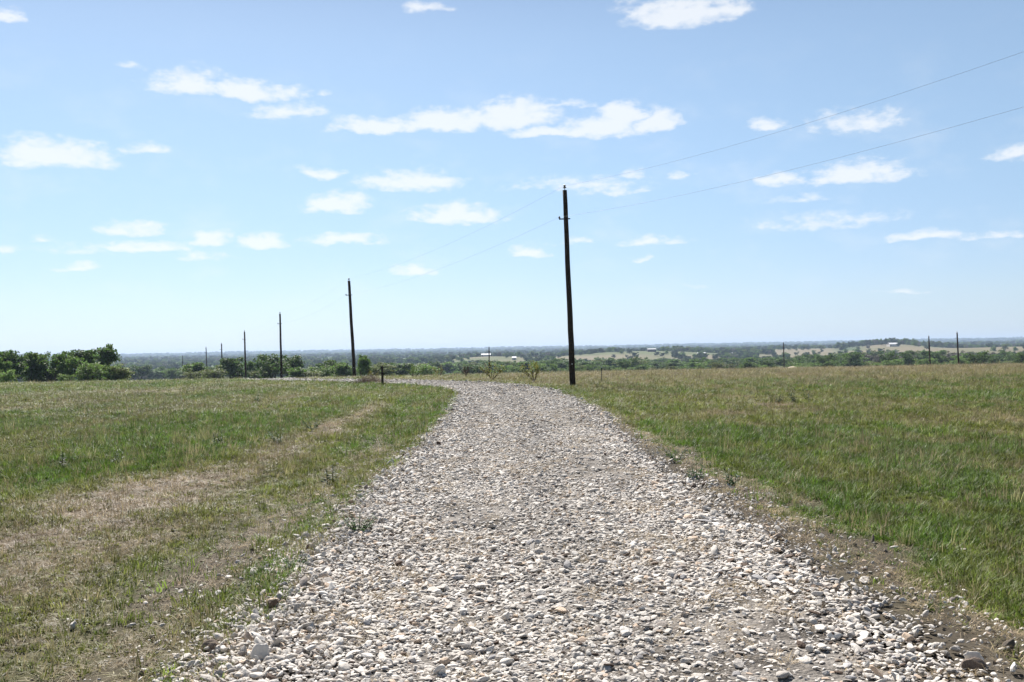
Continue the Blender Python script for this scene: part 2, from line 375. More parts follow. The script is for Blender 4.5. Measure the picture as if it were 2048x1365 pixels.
# ------------------------------------------------------------ stones
m_stone = bpy.data.materials.new('limestone'); m_stone.use_nodes = True; N = NT(m_stone.node_tree)
c0 = N.n('ShaderNodeAttribute', attribute_type='INSTANCER', attribute_name='tint').outputs['Color']
ob = N.n('ShaderNodeTexCoord').outputs['Object']; rn = N.n('ShaderNodeObjectInfo').outputs['Random']
ov = N.n('ShaderNodeVectorMath', {0: ob, 1: N.n('ShaderNodeCombineXYZ', {0: N.m('MULTIPLY', rn, 40.)}).outputs[0]}, operation='ADD').outputs[0]
nz = N.n('ShaderNodeTexNoise', {'Vector': ov, 'Scale': 2.5, 'Detail': 7, 'Roughness': .65})
cs = N.n('ShaderNodeVectorMath', {0: c0, 'Scale': N.m('MULTIPLY_ADD', nz.outputs[0], .4, .8)}, operation='SCALE').outputs[0]
bp = N.n('ShaderNodeBump', {'Height': nz.outputs[0], 'Strength': .25, 'Distance': .15}).outputs[0]
b = N.n('ShaderNodeBsdfPrincipled', {'Base Color': cs, 'Roughness': .82, 'Specular IOR Level': .25, 'Normal': bp}); N.n('ShaderNodeOutputMaterial', {0: b.outputs[0]})
import bmesh
def stone(seed, sub=3, flat=.5):
    r = random.Random(seed); bm = bmesh.new(); bmesh.ops.create_icosphere(bm, subdivisions=sub, radius=1)
    pl = [(Vector((r.gauss(0, 1), r.gauss(0, 1), r.gauss(0, .6))).normalized(), r.uniform(.5, .85)) for _ in range(10)]
    ey = r.uniform(.55, .9); ez = flat*r.uniform(.7, 1.3)
    for v in bm.verts:
        p = v.co.copy()
        for n_, d_ in pl:
            k = p.dot(n_)
            if k > d_: p -= n_*(k-d_)*.9
        p *= 1+.05*math.sin(p.x*5+seed)+.04*math.sin(p.y*7+seed*2)
        v.co = Vector((p.x, p.y*ey, p.z*ez))
    me = bpy.data.meshes.new('stone'); bm.to_mesh(me); bm.free(); me.materials.append(m_stone)
    if sub > 2: me.polygons.foreach_set('use_smooth', np.ones(len(me.polygons), bool))
    return me
STONES = [stone(i, 2 + i % 2, [.24, .30, .36, .28][i % 4] if i < 9 else .6) for i in range(12)]

def stone_points():
    out = []
    for (y0, y1, dn, sz) in ((3.2, 7.5, 2800, 1.0), (7.5, 12, 2200, 1.02), (12, 20, 1250, 1.1), (20, 34, 480, 1.4), (34, 56, 200, 1.75), (56, 92, 110, 2.2), (-6, 3.2, 250, 1.3)):
        if y1 > 56: lo, hi = -40., 2.
        elif y1 > 34: lo, hi = -12., 5.
        else: lo, hi = -4.2, 5.2
        n = int((hi-lo)*(y1-y0)*dn)
        x = rng.uniform(lo, hi, n); y = rng.uniform(y0, y1, n)
        s, al = road_off(x, y); a = np.abs(s)
        e = np.where(s < 0, np.interp(y, [0, 12, 20], [2.12, 2.1, 1.95]), np.interp(y, [0, 14, 26], [1.62, 1.72, 2.1]))+(fbm(x*.9, y*.9, 3, 41)-.5)*.8
        clump = fbm(x*3.2, y*3.2, 3, 42)
        dustp = sst(.48, .66, fbm(x*.9, y*.45, 4, 43))*np.exp(-((a-.85)/.75)**2)
        p = 1-sst(e-.35, e+.25, a)
        p = p*(1-.72*dustp)*np.clip(.55+.9*clump, 0, 1)
        spill = .16*np.exp(-np.maximum(a-e, 0)/.35)*clump*np.where(s > 0, 3.6, 1.6)
        p = np.maximum(p, spill)
        k = rng.random(n) < p
        x, y, s, a, dustp, e = x[k], y[k], s[k], a[k], dustp[k], e[k]
        n = len(x)
        r = np.exp(rng.normal(math.log(.0130), .44, n))*sz
        r = np.clip(r, .006, .048*max(1, sz*.8))*(1+.25*np.exp(-((a-e+.3)/.3)**2))*np.where(a > e+.1, .8, 1)
        out.append((x, y, s, a, r, dustp))
    return [np.concatenate([o[i] for o in out]) for i in range(6)]
x, y, s, a_, r, dp = stone_points(); n = len(x)
z = H(x, y, s)+.014+r*rng.uniform(.0, .6, n)+.02*np.exp(-((a_-1.95)/.3)**2)*rng.random(n)
tilt = .25+.28*np.exp(-((a_-1.95)/.4)**2)
rot = np.stack([rng.normal(0, 1, n)*tilt, rng.normal(0, 1, n)*tilt, rng.uniform(0, 6.283, n)], -1)
scl = np.stack([r*rng.uniform(.8, 1.35, n), r*rng.uniform(.8, 1.2, n), r*rng.uniform(.75, 1.25, n)], -1)
pal = np.array([[.81, .75, .67], [.73, .67, .60], [.85, .80, .73], [.60, .55, .49], [.38, .33, .29], [.68, .53, .40], [.16, .11, .08], [.46, .44, .43]])
ci = rng.choice(8, n, p=[.30, .22, .20, .12, .05, .055, .025, .03])
tint = pal[ci]*.70*rng.uniform(.8, 1.1, (n, 1))*(1-.16*np.exp(-(((s-.05)/.28)**2)))[:, None]
idxs = rng.choice(12, n, p=[.105]*8+[.04]*4)
scatter('gravel', np.stack([x, y, z], -1), rot, scl, idxs, tint, STONES, 'pale cream and grey crushed stones loosely covering the curving country road', 'gravel')
print('stones', n)

# ------------------------------------------------------------ grass
m_grass = mat_leaf('grass_blade', trans=.40, rough=.55, spec=.22, vary=.6, hue=.03, attr='tint')
def tuft(seed, nb, rad, h, wd, lean, flop=0.0):
    r = np.random.default_rng(seed); V = []; Fc = []
    for i in range(nb):
        a = r.uniform(0, 6.283); d = rad*math.sqrt(r.random()); bx, by = d*math.cos(a), d*math.sin(a)
        hd = a+r.normal(0, .9); hh = h*r.uniform(.45, 1.15); ln = lean*r.uniform(.3, 1.6)*hh+flop*hh
        dx, dy = math.cos(hd), math.sin(hd); w0 = wd*r.uniform(.6, 1.3); sx, sy = -dy*w0, dx*w0
        zk = 1-flop*.85; b0 = len(V)
        V += [(bx-sx, by-sy, -.01), (bx+sx, by+sy, -.01), (bx+dx*ln*.35+sx*.8, by+dy*ln*.35+sy*.8, hh*.55*zk), (bx+dx*ln*.35-sx*.8, by+dy*ln*.35-sy*.8, hh*.55*zk),
              (bx+dx*ln, by+dy*ln, hh*zk*(.95-flop*.5))]
        Fc += [(b0, b0+1, b0+2, b0+3), (b0+3, b0+2, b0+4)]
    return mesh_from('tuft', V, Fc, m_grass)
def broad(seed, nb, rad, wd):
    r = np.random.default_rng(seed); V = []; Fc = []
    for i in range(nb):
        a = r.uniform(0, 6.283); el = r.uniform(.2, 1.1); L = rad*r.uniform(.5, 1.1); w0 = wd*r.uniform(.7, 1.2)
        dx, dy = math.cos(a)*math.cos(el), math.sin(a)*math.cos(el); dz = math.sin(el); sx, sy = -math.sin(a)*w0, math.cos(a)*w0; b0 = len(V)
        V += [(0, 0, 0), (dx*L*.45+sx, dy*L*.45+sy, dz*L*.45), (dx*L, dy*L, dz*L*.75), (dx*L*.45-sx, dy*L*.45-sy, dz*L*.45)]
        Fc += [(b0, b0+1, b0+2), (b0, b0+2, b0+3)]
    return mesh_from('leaf_rosette', V, Fc, m_grass)
TU = [tuft(i, 12, .05, .075, .0036, .55) for i in range(4)]                 # 0-3 short green
TU += [tuft(10+i, 12, .06, .12, .0040, .6) for i in range(3)]                # 4-6 longer
TU += [tuft(20+i, 13, .06, .075, .0026, .7, .7) for i in range(4)]          # 7-10 lying straw
TU += [tuft(30+i, 16, .09, .22, .0024, .35) for i in range(3)]               # 11-13 tall dry
TU += [broad(40+i, 12, .06, .012) for i in range(3)]                         # 14-16 broadleaf
def grass_points():
    out = []
    for (y0, y1, dn, sc_) in ((3.0, 6.5, 620, .9), (6.5, 10, 520, .95), (10, 16, 330, 1.1), (16, 26, 190, 1.4), (26, 42, 100, 1.9), (42, 66, 52, 2.4), (66, 105, 26, 3.0), (105, 190, 9, 4.0), (-5, 3, 60, 1.1)):
        hw = .62*max(y1, 6)+2; n = int(2*hw*(y1-y0)*dn)
        x = rng.uniform(-hw, hw, n); y = rng.uniform(y0, y1, n); k = np.abs(x) < .60*np.maximum(y, 5)+2.5
        x, y = x[k], y[k]; s, al = road_off(x, y); c, g, bare = cover(x, y, s)
        p = 1-bare*.93; p = np.where(np.abs(s) < 1.9, .0, p)
        k = rng.random(len(x)) < p
        out.append((x[k], y[k], s[k], c[k], g[k], bare[k], np.full(k.sum(), sc_)))
    return [np.concatenate([o[i] for o in out]) for i in range(7)]
x, y, s, c, g, bare, sc_ = grass_points(); n = len(x)
z = H(x, y, s)
isg = rng.random(n) < np.clip(g*.95+.12+.18*sst(16, 40, y)*(s < 0), .06, .93)
isg = isg & ~((bare > .3) & (rng.random(n) < np.where(s > 0, .6, .3)))
lng = fbm(x*1.3, y*.9, 3, 51)+(np.exp(-((s-3.4)/.7)**2)*.16)*(s > 0)
typ = rng.integers(0, 4, n); lg = rng.random(n) < sst(.48, .66, lng); typ[lg] = 4+rng.integers(0, 3, lg.sum())
bl = rng.random(n) < .06+.22*sst(.55, .7, fbm(x*.5, y*.4, 3, 52))*(s < 0); typ[bl] = 14+rng.integers(0, 3, bl.sum())
typ[~isg] = 7+rng.integers(0, 4, (~isg).sum())
fz = sst(34, 62, y)*(s > 0)*sst(-6, 12, x)+.09; tl = (rng.random(n) < fz*.55); typ[tl] = 11+rng.integers(0, 3, tl.sum())
gc = mixc(np.broadcast_to(GREEN, (n, 3)), LUSH, sst(.6, 1.0, g)); gc = mixc(gc, OLIVE*1.15, rng.random(n)*.55*(1-sst(.7, 1.0, g)))
stw = mixc(np.broadcast_to(STRAW, (n, 3)), PURP*1.1, rng.random(n)**2*.8)
tint = np.where(isg[:, None], gc*.7+c*.3, stw*.55+c*.45)
tint = np.where(tl[:, None], mixc(TAN*1.15+0*tint, c, rng.random(n)*.6), tint)
tint = tint*np.exp(rng.normal(0, .30, (n, 1)))*(.75+.5*fbm(x*4, y*3, 2, 53))[:, None]
hz = np.exp(rng.normal(-.55, .35, n))*np.where(y < 13, .82, 1)*np.where(isg, .75+.5*np.clip(g, 0, 1), .9)
flat_h = np.where(tl, 1.0/np.maximum(sc_, 1)**.75, 1.0/np.maximum(sc_, 1)**.55)
scl = np.stack([sc_, sc_, sc_*hz*flat_h], -1)
rot = np.stack([rng.normal(0, .12, n), rng.normal(0, .12, n), rng.uniform(0, 6.283, n)], -1)
scatter('grass', np.stack([x, y, z], -1), rot, scl, typ, tint, TU, 'short green and straw coloured pasture grass on both sides of the gravel road', 'grass')
print('tufts', n)
# straw litter lying on the road and its bare shoulders
out = []
for (y0, y1, dn, q_) in ((3, 8, 330, 1), (8, 14, 230, 1.1), (14, 26, 120, 1.3), (26, 50, 30, 1.6)):
    n = int(7.4*(y1-y0)*dn); x = rng.uniform(-3.4, 4.0, n); y = rng.uniform(y0, y1, n); s, _ = road_off(x, y); a_ = np.abs(s)
    cl = sst(.5, .72, fbm(x*2.1, y*2.1, 3, 61)); p = np.where(a_ < 1.8, .05+.32*cl, .42+.58*cl)*(a_ < 3.0)
    k = rng.random(n) < p; out.append((x[k], y[k], s[k], np.full(k.sum(), q_)))
x, y, s, q_ = [np.concatenate([o[i] for o in out]) for i in range(4)]; n = len(x)
z = H(x, y, s)+np.where(np.abs(s) < 2.2, .032, .005)
tint = np.where(rng.random((n, 1)) < .75, np.array([.38, .29, .18]), np.array([.2, .15, .1]))*rng.uniform(.7, 1.25, (n, 1))
LIT = [tuft(70+i, 9, .05, .06, .0014, .9, .9) for i in range(4)]
scatter('straw_litter', np.stack([x, y, z], -1), np.stack([rng.normal(0, .15, n), rng.normal(0, .15, n), rng.uniform(0, 6.28, n)], -1),
        np.stack([q_, q_, q_], -1), rng.integers(0, 4, n), tint, LIT, 'yellow straw litter scattered between the stones and along the bare shoulders', 'straw')

# ------------------------------------------------------------ utility poles and lines
m_pole = mat_simple('creosote_wood', (.016, .010, .007), (.045, .028, .018), 14, .9, .5)
m_iron = mat_simple('dark_iron', (.03, .03, .032), (.05, .045, .04), 20, .6, metal=.6)
m_porc = mat_simple('brown_porcelain', (.05, .03, .022), (.07, .045, .03), 8, .35, spec=.5)
m_wire = mat_simple('weathered_wire', (.42, .42, .43), (.5, .5, .5), 3, .5, metal=.5)
PH = 8.9
def make_pole():
    t = empty('utility_pole', (0, 0, 0), 'x', 'utility pole', 'tarred wooden utility poles')
    hs = [i*PH/14 for i in range(15)]
    rr = random.Random(3)
    MB().tube([(.0, .0, -.6)]+[(rr.gauss(0, .006), rr.gauss(0, .006), h) for h in hs], [.135]+[.128-.036*h/PH for h in hs], 14).build('shaft', m_pole, t, True)
    MB().tube([(0, 0, PH-.02), (0, 0, PH+.13)], .014, 8).build('insulator_pin', m_iron, t)
    MB().tube([(0, 0, PH+.09), (0, 0, PH+.10), (0, 0, PH+.125), (0, 0, PH+.15), (0, 0, PH+.17), (0, 0, PH+.19), (0, 0, PH+.21), (0, 0, PH+.235), (0, 0, PH+.25)],
              [.03, .075, .07, .035, .03, .06, .055, .03, .02], 12).build('top_insulator', m_porc, t, True)
    MB().box((-.055, 0, PH-1.30), (.235, .02, .026)).build('side_bracket', m_iron, t)
    MB().tube([(-.27, 0, PH-1.27), (-.27, 0, PH-1.25), (-.27, 0, PH-1.21), (-.27, 0, PH-1.17)], [.03, .05, .03, .02], 10).build('side_insulator', m_porc, t, True)
    MB().box((0, -.128, 1.02), (.022, .004, .03)).build('tag', m_wire, t)
    return t
def copy_tree(o, parent=None):
    c = o.copy(); col.objects.link(c)
    if parent: c.parent = parent
    for ch in [k for k in bpy.data.objects if k.parent == o]: copy_tree(ch, c)
    return c
pole0 = make_pole()
def line_d(px):   # the line runs straight, away to the left
    return 18.96/((px-1024)/F+.374)
# (top px, top py, base px, depth, label)
poles = [(1129.5, 381, 1145, 44, 'tall tarred utility pole nearest the camera, right of the gravel road'),
 (698, 562, 709, 90, 'utility pole standing beyond the road bend, second tallest in view'),
 (560, 628, 563, 139, 'utility pole in front of the big round tree, third tallest of the receding line'),
 (489, 664, 491.5, 189, 'utility pole between two dark trees, fourth of the receding line'),
 (443, 688, 445, 247, 'utility pole just right of another, rising over the olive trees, fifth of the receding line'),
 (412, 695.5, 414.5, 318, 'utility pole at the left edge of the small grove, sixth of the receding line'),
 (365, 712, 366, 470, 'farthest and shortest utility pole of the left line, alone against the blue hills'),
 (978, 695, 978.5, 260, 'small distant utility pole before the white roofed farm building'),
 (1567, 686, 1568.5, 300, 'small distant utility pole beside a pale dirt mound at the field edge'),
 (1857.5, 673, 1861, 235, 'shorter of the two distant utility poles close together at far right'),
 (1914, 665.5, 1918, 205, 'taller of the two distant utility poles close together at far right')]
tops = []; sides = []
for i, (tx, ty, bx, d, lab) in enumerate(poles):
    top = P(tx, ty, d); bxw = P(bx, 740, d).x; base = Vector((bxw, d, HZ(bxw, d)))
    # keep the photographed lean
    o = pole0 if i == 0 else copy_tree(pole0)
    v = top-base; o.location = base; o.rotation_euler = v.to_track_quat('Z', 'Y').to_euler(); 
    o.rotation_euler.z = 0 if False else o.rotation_euler.z
    k = v.length/PH; wk = 1.08 if d < 60 else 1.3 if d < 150 else 1.45
    q = Vector((0, 0, 1)).rotation_difference(v); o.rotation_mode = 'QUATERNION'; o.rotation_quaternion = q
    o.scale = (wk, wk, k); o['label'] = lab
    if i < 7: tops.append(base+q @ Vector((0, 0, (PH+.2)*k))); sides.append(base+q @ Vector((-.27, 0, (PH-1.2)*k)))
# one more pole of the same line, outside the frame at right, carries the near span
o = copy_tree(pole0); o.rotation_quaternion = (1, 0, 0, 0); o.scale = (1, 1, 1); bx, by = 20.2, -2.5; o.location = (bx, by, HZ(bx, by)); o['label'] = 'utility pole outside the frame carrying the near wires'
tops.insert(0, Vector((bx, by, HZ(bx, by)+PH+.25))); sides.insert(0, Vector((bx-.27, by, HZ(bx, by)+PH-1.15)))
def wire(pts, sags, label):
    m = MB(); allp = []
    for i in range(len(pts)-1):
        for t in np.linspace(0, 1, 24, endpoint=False): allp.append(pts[i].lerp(pts[i+1], t)-Vector((0, 0, 4*sags[i]*t*(1-t))))
    allp.append(pts[-1]); m.tube(allp, .003, 5)
    tag(m.build('power_line', m_wire), label, 'power line', 'wires strung between the poles')
wire(tops, [1.17, .55, .6, .7, .8, .9, 1.2], 'thin upper wire strung from pole top to pole top across the sky')
wire(sides, [1.03, .55, .6, .7, .8, .9, 1.2], 'thin lower wire strung below the pole tops across the sky')

# ------------------------------------------------------------ trees
m_bark = mat_simple('bark', (.05, .04, .03), (.10, .08, .06), 3, .95, .4)
LEAFM = {'dark': mat_leaf('leaf_dark', (.070, .115, .026), .5, vary=.9, hue=.04), 'mid': mat_leaf('leaf_mid', (.098, .158, .033), .52, vary=.9, hue=.05),
         'light': mat_leaf('leaf_light', (.13, .20, .045), .5, vary=.8, hue=.05), 'olive': mat_leaf('leaf_olive', (.125, .15, .045), .45, vary=.9, hue=.06),
         'grey': mat_leaf('leaf_grey', (.13, .12, .095), .3, vary=.8, hue=.05)}
def tree_data(seed, lm, shape='round', leaves=3400, leaf=.14, open_=.5):
    """unit-ish tree about 6 m tall: trunk mesh with limbs, crown mesh of leaf clumps"""
    r = random.Random(seed); nr = np.random.default_rng(seed); m = MB(); tips = []
    h = 6.0; w = {'round': 2.6, 'tall': 1.7, 'wide': 3.4, 'bush': 2.4}[shape]
    stems = {'round': 2, 'tall': 2, 'wide': 3, 'bush': 5}[shape]
    for sidx in range(stems):
        a = r.uniform(0, 6.28); p = Vector((math.cos(a)*.12*stems/2, math.sin(a)*.12*stems/2, -.3)); pts = [p.copy()]; d = Vector((math.cos(a)*.28, math.sin(a)*.28, 1)).normalized()
        nseg = 7; L = h*r.uniform(.62, .8)/nseg
        for i in range(nseg):
            d = (d+Vector((r.gauss(0, .16), r.gauss(0, .16), .1))).normalized(); p = p+d*L; pts.append(p.copy())
            if i >= (0 if shape == 'bush' else 2):
                for _ in range(3):
                    bd = Vector((r.gauss(0, 1), r.gauss(0, 1), r.uniform(-.1, .7))).normalized(); bl = w*r.uniform(.35, .75)*(1-.35*i/nseg)
                    e1 = p+bd*bl*.5+Vector((0, 0, .05)); e2 = p+bd*bl+Vector((r.gauss(0, .2), r.gauss(0, .2), r.uniform(0, .5)))
                    m.tube([p, e1, e2], [.05, .03, .012], 5); tips += [e1, e2, e2]
        m.tube(pts, [.15*(1-.85*i/nseg)+.02 for i in range(nseg+1)], 7); tips.append(pts[-1]+Vector((0, 0, .3)))
    tips = [t for t in tips]
    tips = np.array([list(t) for t in tips]); sizes = nr.uniform(.2, .68, len(tips))
    ti = nr.choice(len(tips), leaves, p=(sizes**3)/(sizes**3).sum())
    dirs = nr.normal(0, 1, (leaves, 3)); dirs /= np.linalg.norm(dirs, axis=1)[:, None]
    rad = nr.random(leaves)**.45*sizes[ti]*1.15
    C_ = tips[ti]+dirs*rad[:, None]*np.array([1, 1, .72]); C_[:, 2] = np.maximum(C_[:, 2], .15)
    ls = leaf*nr.uniform(.6, 1.5, leaves)
    a = nr.normal(0, 1, (leaves, 3)); a /= np.linalg.norm(a, axis=1)[:, None]; b = np.cross(a, nr.normal(0, 1, (leaves, 3))); b /= np.linalg.norm(b, axis=1)[:, None]
    a *= ls[:, None]; b *= ls[:, None]*.6
    V = np.stack([C_-a, C_-b*.9+a*.1, C_+a, C_+b], 1).reshape(-1, 3)
    q = np.arange(leaves*4).reshape(-1, 4)
    zmax = np.percentile(V[:, 2], 99.7); wr = np.percentile(np.abs(V[:, :2]), 98); mv = np.array([list(p) for p in m.v])
    fix = np.array([2.5/wr, 2.5/wr, 6/zmax])     # every tree 5 m wide and 6 m tall before scaling
    return mesh_from('trunk', mv*fix, m.f, m_bark), mesh_from('crown', V*fix, q, LEAFM[lm])
TD = {}
for k, sh, n_ in (('dark', 'round', 3), ('mid', 'round', 3), ('mid', 'tall', 2), ('light', 'bush', 3), ('olive', 'bush', 2), ('dark', 'wide', 2), ('grey', 'wide', 2), ('olive', 'round', 2), ('light', 'round', 2)):
    TD[(k, sh)] = [tree_data(hash((k, sh)) % 1 + i*13+len(TD)*101, k, sh) for i in range(n_)]
def tree(px, top, wpx, d, key, label, cat='tree', group=None, drop=0.0, name='tree', base=None, i=[0]):
    """stands on the ground at depth d, as tall as it looks in the photo"""
    x = P(px, 730, d).x; zb = HZ(x, d)-drop; T = P(px, top, d)
    hgt = max(T.z-zb, .6); i[0] += 1; tr, cr = TD[key][i[0] % len(TD[key])]
    o = empty(name, (x, d, zb), label, cat, group)
    kx = (wpx/F*d)/5.0*1.35; kz = hgt/6.0
    o.scale = (kx, kx, kz); o.rotation_euler.z = random.uniform(0, 6.28)
    link('trunk', tr, o); link('crown', cr, o); return o
G1 = 'trees of the row at the left field edge'
left_row = [(-18,704,48,150,('dark','round'),'dark tree cut by the left picture edge'),
 (8,716,34,140,('light','round'),'bright green small tree at the far left edge of the row'),
 (28,702,52,150,('dark','round'),'dark green tree with a visible forked trunk, second in the left row'),
 (58,706,42,156,('mid','round'),'mid green tree in the left row, just right of the forked one'),
 (86,706,38,160,('dark','round'),'narrow dark tree in the middle of the left row'),
 (106,705,36,152,('mid','tall'),'upright tree in the left row with a ragged open top'),
 (126,703,26,158,('mid','tall'),'thin sparse topped tree poking out of the left row'),
 (142,707,44,150,('mid','round'),'leafy green tree left of the dense domed one in the left row'),
 (165,700,54,155,('dark','round'),'dense domed dark tree next to the tallest tree of the left row'),
 (192,691,44,160,('mid','tall'),'tallest tree of the left row, open crown at its right end'),
 (178,724,44,138,('light','bush'),'light green low tree in front of the tallest one of the left row'),
 (212,727,44,148,('light','bush'),'low feathery light green tree right of the tallest in the left row'),
 (238,728,42,150,('olive','bush'),'rightmost low tree of the left row, thin olive crown'),
 (4,738,34,136,('light','bush'),'low bright bush at the left picture edge under the trees'),
 (135,748,30,134,('light','bush'),'tiny pale green bush at the foot of the left row'),
 (68,738,40,158,('mid','round'),'small shaded tree under the left row canopy'),
 (112,735,46,162,('dark','round'),'small dark tree filling the gap under the left row canopy')]
for (px, top, wp, d, key, lab) in left_row: tree(px, top, wp, d, key, lab, 'tree', G1)
G2 = 'trees behind the crest of the left field'
mid_row = [(384,738,30,225,('olive','bush'),'low olive bush at the left end of the small grove behind the poles'),
 (400,726,40,240,('mid','round'),'small green tree left of the two close poles'),
 (428,732,38,235,('olive','bush'),'olive bush between the two close poles'),
 (462,716,42,245,('dark','round'),'dark round tree left of the fourth pole'),
 (482,722,30,250,('dark','round'),'dark tree right behind the fourth pole'),
 (503,716,24,255,('mid','tall'),'narrow sparse tree right of the fourth pole'),
 (519,736,26,240,('olive','bush'),'low bush in the gap left of the big round tree'),
 (545,709,66,230,('dark','wide'),'big dark round tree behind the third pole'),
 (580,711,46,235,('dark','round'),'dark tree forming the right half of the big clump at the third pole'),
 (594,735,34,215,('mid','round'),'small green tree at the right foot of the big clump'),
 (616,738,40,215,('olive','bush'),'olive bush right of the big clump'),
 (643,732,44,220,('light','bush'),'pale green bush midway between big clump and second pole'),
 (668,721,40,230,('dark','round'),'dark tree left of the second pole'),
 (690,726,34,215,('mid','round'),'mid green tree close against the second pole'),
 (717,713,24,200,('mid','tall'),'slim open tree right of the second pole'),
 (733,711,22,205,('mid','tall'),'tallest slim tree right of the second pole'),
 (762,726,46,235,('olive','round'),'yellow green tree above the short dark post'),
 (852,729,52,300,('light','bush'),'round bright green bush above the far road bend'),
 (790,727,50,320,('dark','round'),'dark tree right of the short dark post')]
for (px, top, wp, d, key, lab) in mid_row: tree(px, top, wp, d, key, lab, 'tree', G2)
# trees of the valley, one by one
G3 = 'trees of the valley wood beyond the pasture'
KL = {'dark': 'dark green tree in the valley wood beyond the pasture', 'mid': 'mid green tree in the valley wood beyond the pasture', 'light': 'small light green tree at the near edge of the valley wood',
      'olive': 'olive green tree in the valley wood beyond the pasture', 'grey': 'grey brown bare looking tree in the valley wood beyond the pasture'}
rt = random.Random(5)
def topline(px):   # upper outline of the near valley wood in the photo
    return np.interp(px, [200, 600, 760, 900, 1000, 1100, 1200, 1250, 1330, 1480, 1600, 1750, 2048, 2200], [734, 735, 730, 724, 721, 718, 720, 716, 719, 717, 712, 705, 703, 702])
cnt = 0
for k in range(150):
    px = 215+k*12.6+rt.uniform(-5, 5)
    d = rt.uniform(500, 700); tp = topline(px)+rt.uniform(-3, 7)
    ky = rt.choice([('dark', 'round'), ('mid', 'round'), ('dark', 'wide'), ('mid', 'round'), ('olive', 'round'), ('dark', 'round')])
    if px > 1700 and rt.random() < .55: ky = ('grey', 'wide')
    tree(px, tp, rt.uniform(24, 44), d, ky, KL[ky[0]], 'tree', G3); cnt += 1
for k in range(75):
    px = 760+k*17.6+rt.uniform(-8, 8); d = rt.uniform(380, 470); eyel = 703.5-(px-1024)*.0183
    tp = eyel+rt.uniform(24, 38)
    ky = rt.choice([('light', 'bush'), ('mid', 'round'), ('olive', 'bush'), ('light', 'bush'), ('dark', 'round')])
    tree(px, tp, rt.uniform(18, 34), d, ky, KL[ky[0]], 'tree', G3); cnt += 1
for (px, tp, wp, d) in ((1960, 703, 36, 330), (2044, 706, 26, 330), (1780, 706, 32, 420), (1705, 705, 38, 440), (1255, 714, 26, 430), (1815, 705, 24, 420), (1655, 708, 34, 430), (1870, 706, 30, 430)):
    tree(px, tp, wp, d, ('dark', 'wide'), KL['dark'], 'tree', G3)

# far woods: one mass
LEAFM['wood'] = mat_leaf('leaf_wood', (.038, .064, .020), .35, vary=.8, hue=.05)
def wood_copy(me): q = me.copy(); q.materials.clear(); q.materials.append(LEAFM['wood']); return q
crowns = [wood_copy(TD[('dark', 'round')][0][1]), TD[('mid', 'round')][1][1], wood_copy(TD[('dark', 'wide')][0][1]), TD[('olive', 'round')][0][1], TD[('mid', 'round')][0][1], TD[('light', 'round')][0][1], TD[('grey', 'wide')][0][1]]
P_, S_, I_ = [], [], []
for (y0, y1, cnt, sc_) in ((640, 1000, 2600, 1.3), (1000, 1600, 3200, 1.35), (1600, 2600, 4200, 1.5), (2600, 4200, 4200, 1.9), (4200, 6500, 4200, 2.6), (6500, 9500, 6000, 3.4)):
    y = np.sqrt(rng.uniform(y0*y0, y1*y1, cnt)); x = rng.uniform(-.68, .68, cnt)*y
    cl = clearing(x, y); wd = fbm(x/220, y/300, 4, 71)
    hill = bump(x, y, .385, .04, 1720, 150, 1)+bump(x, y, .2, .02, 1650, 120, 1)*.6
    keep = (rng.random(cnt) < 1-cl*(.965-.55*sst(.55, .68, wd))+hill*.6)
    if y0 < 4200: keep &= (rng.random(cnt) < np.clip(.35+1.3*sst(.38, .55, wd), 0, 1))
    x, y = x[keep], y[keep]; P_.append(np.stack([x, y, H(x, y)-.8], -1)); n = len(x)
    sz = sc_*rng.uniform(.6, 1.25, n); S_.append(np.stack([sz*1.2, sz*1.2, sz*.95], -1)); I_.append(rng.choice(7, n, p=[.34, .12, .26, .08, .08, .08, .04]))
# hilltop tree lines
for (u1, u2, d, n, s1) in ((.155, .27, 1600, 190, 1.5), (.045, .1, 1720, 90, 1.5), (.33, .46, 1790, 200, 1.7), (.46, .62, 1650, 110, 1.4), (-.11, .02, 1560, 120, 1.2), (.27, .36, 1900, 70, 1.2)):
    uu = rng.uniform(u1, u2, n); y = d+rng.normal(0, 45, n); x = uu*y; P_.append(np.stack([x, y, H(x, y)-.5], -1)); sz = s1*rng.uniform(.55, 1.2, n)
    S_.append(np.stack([sz*1.1, sz*1.1, sz], -1)); I_.append(rng.choice(7, n))
pts = np.concatenate(P_); n = len(pts)
scatter('far_woods', pts, np.stack([np.zeros(n), np.zeros(n), rng.uniform(0, 6.28, n)], -1), np.concatenate(S_), np.concatenate(I_), np.ones((n, 3)), crowns,
        'distant woodland covering the valley and the low hills to the horizon', 'woods')

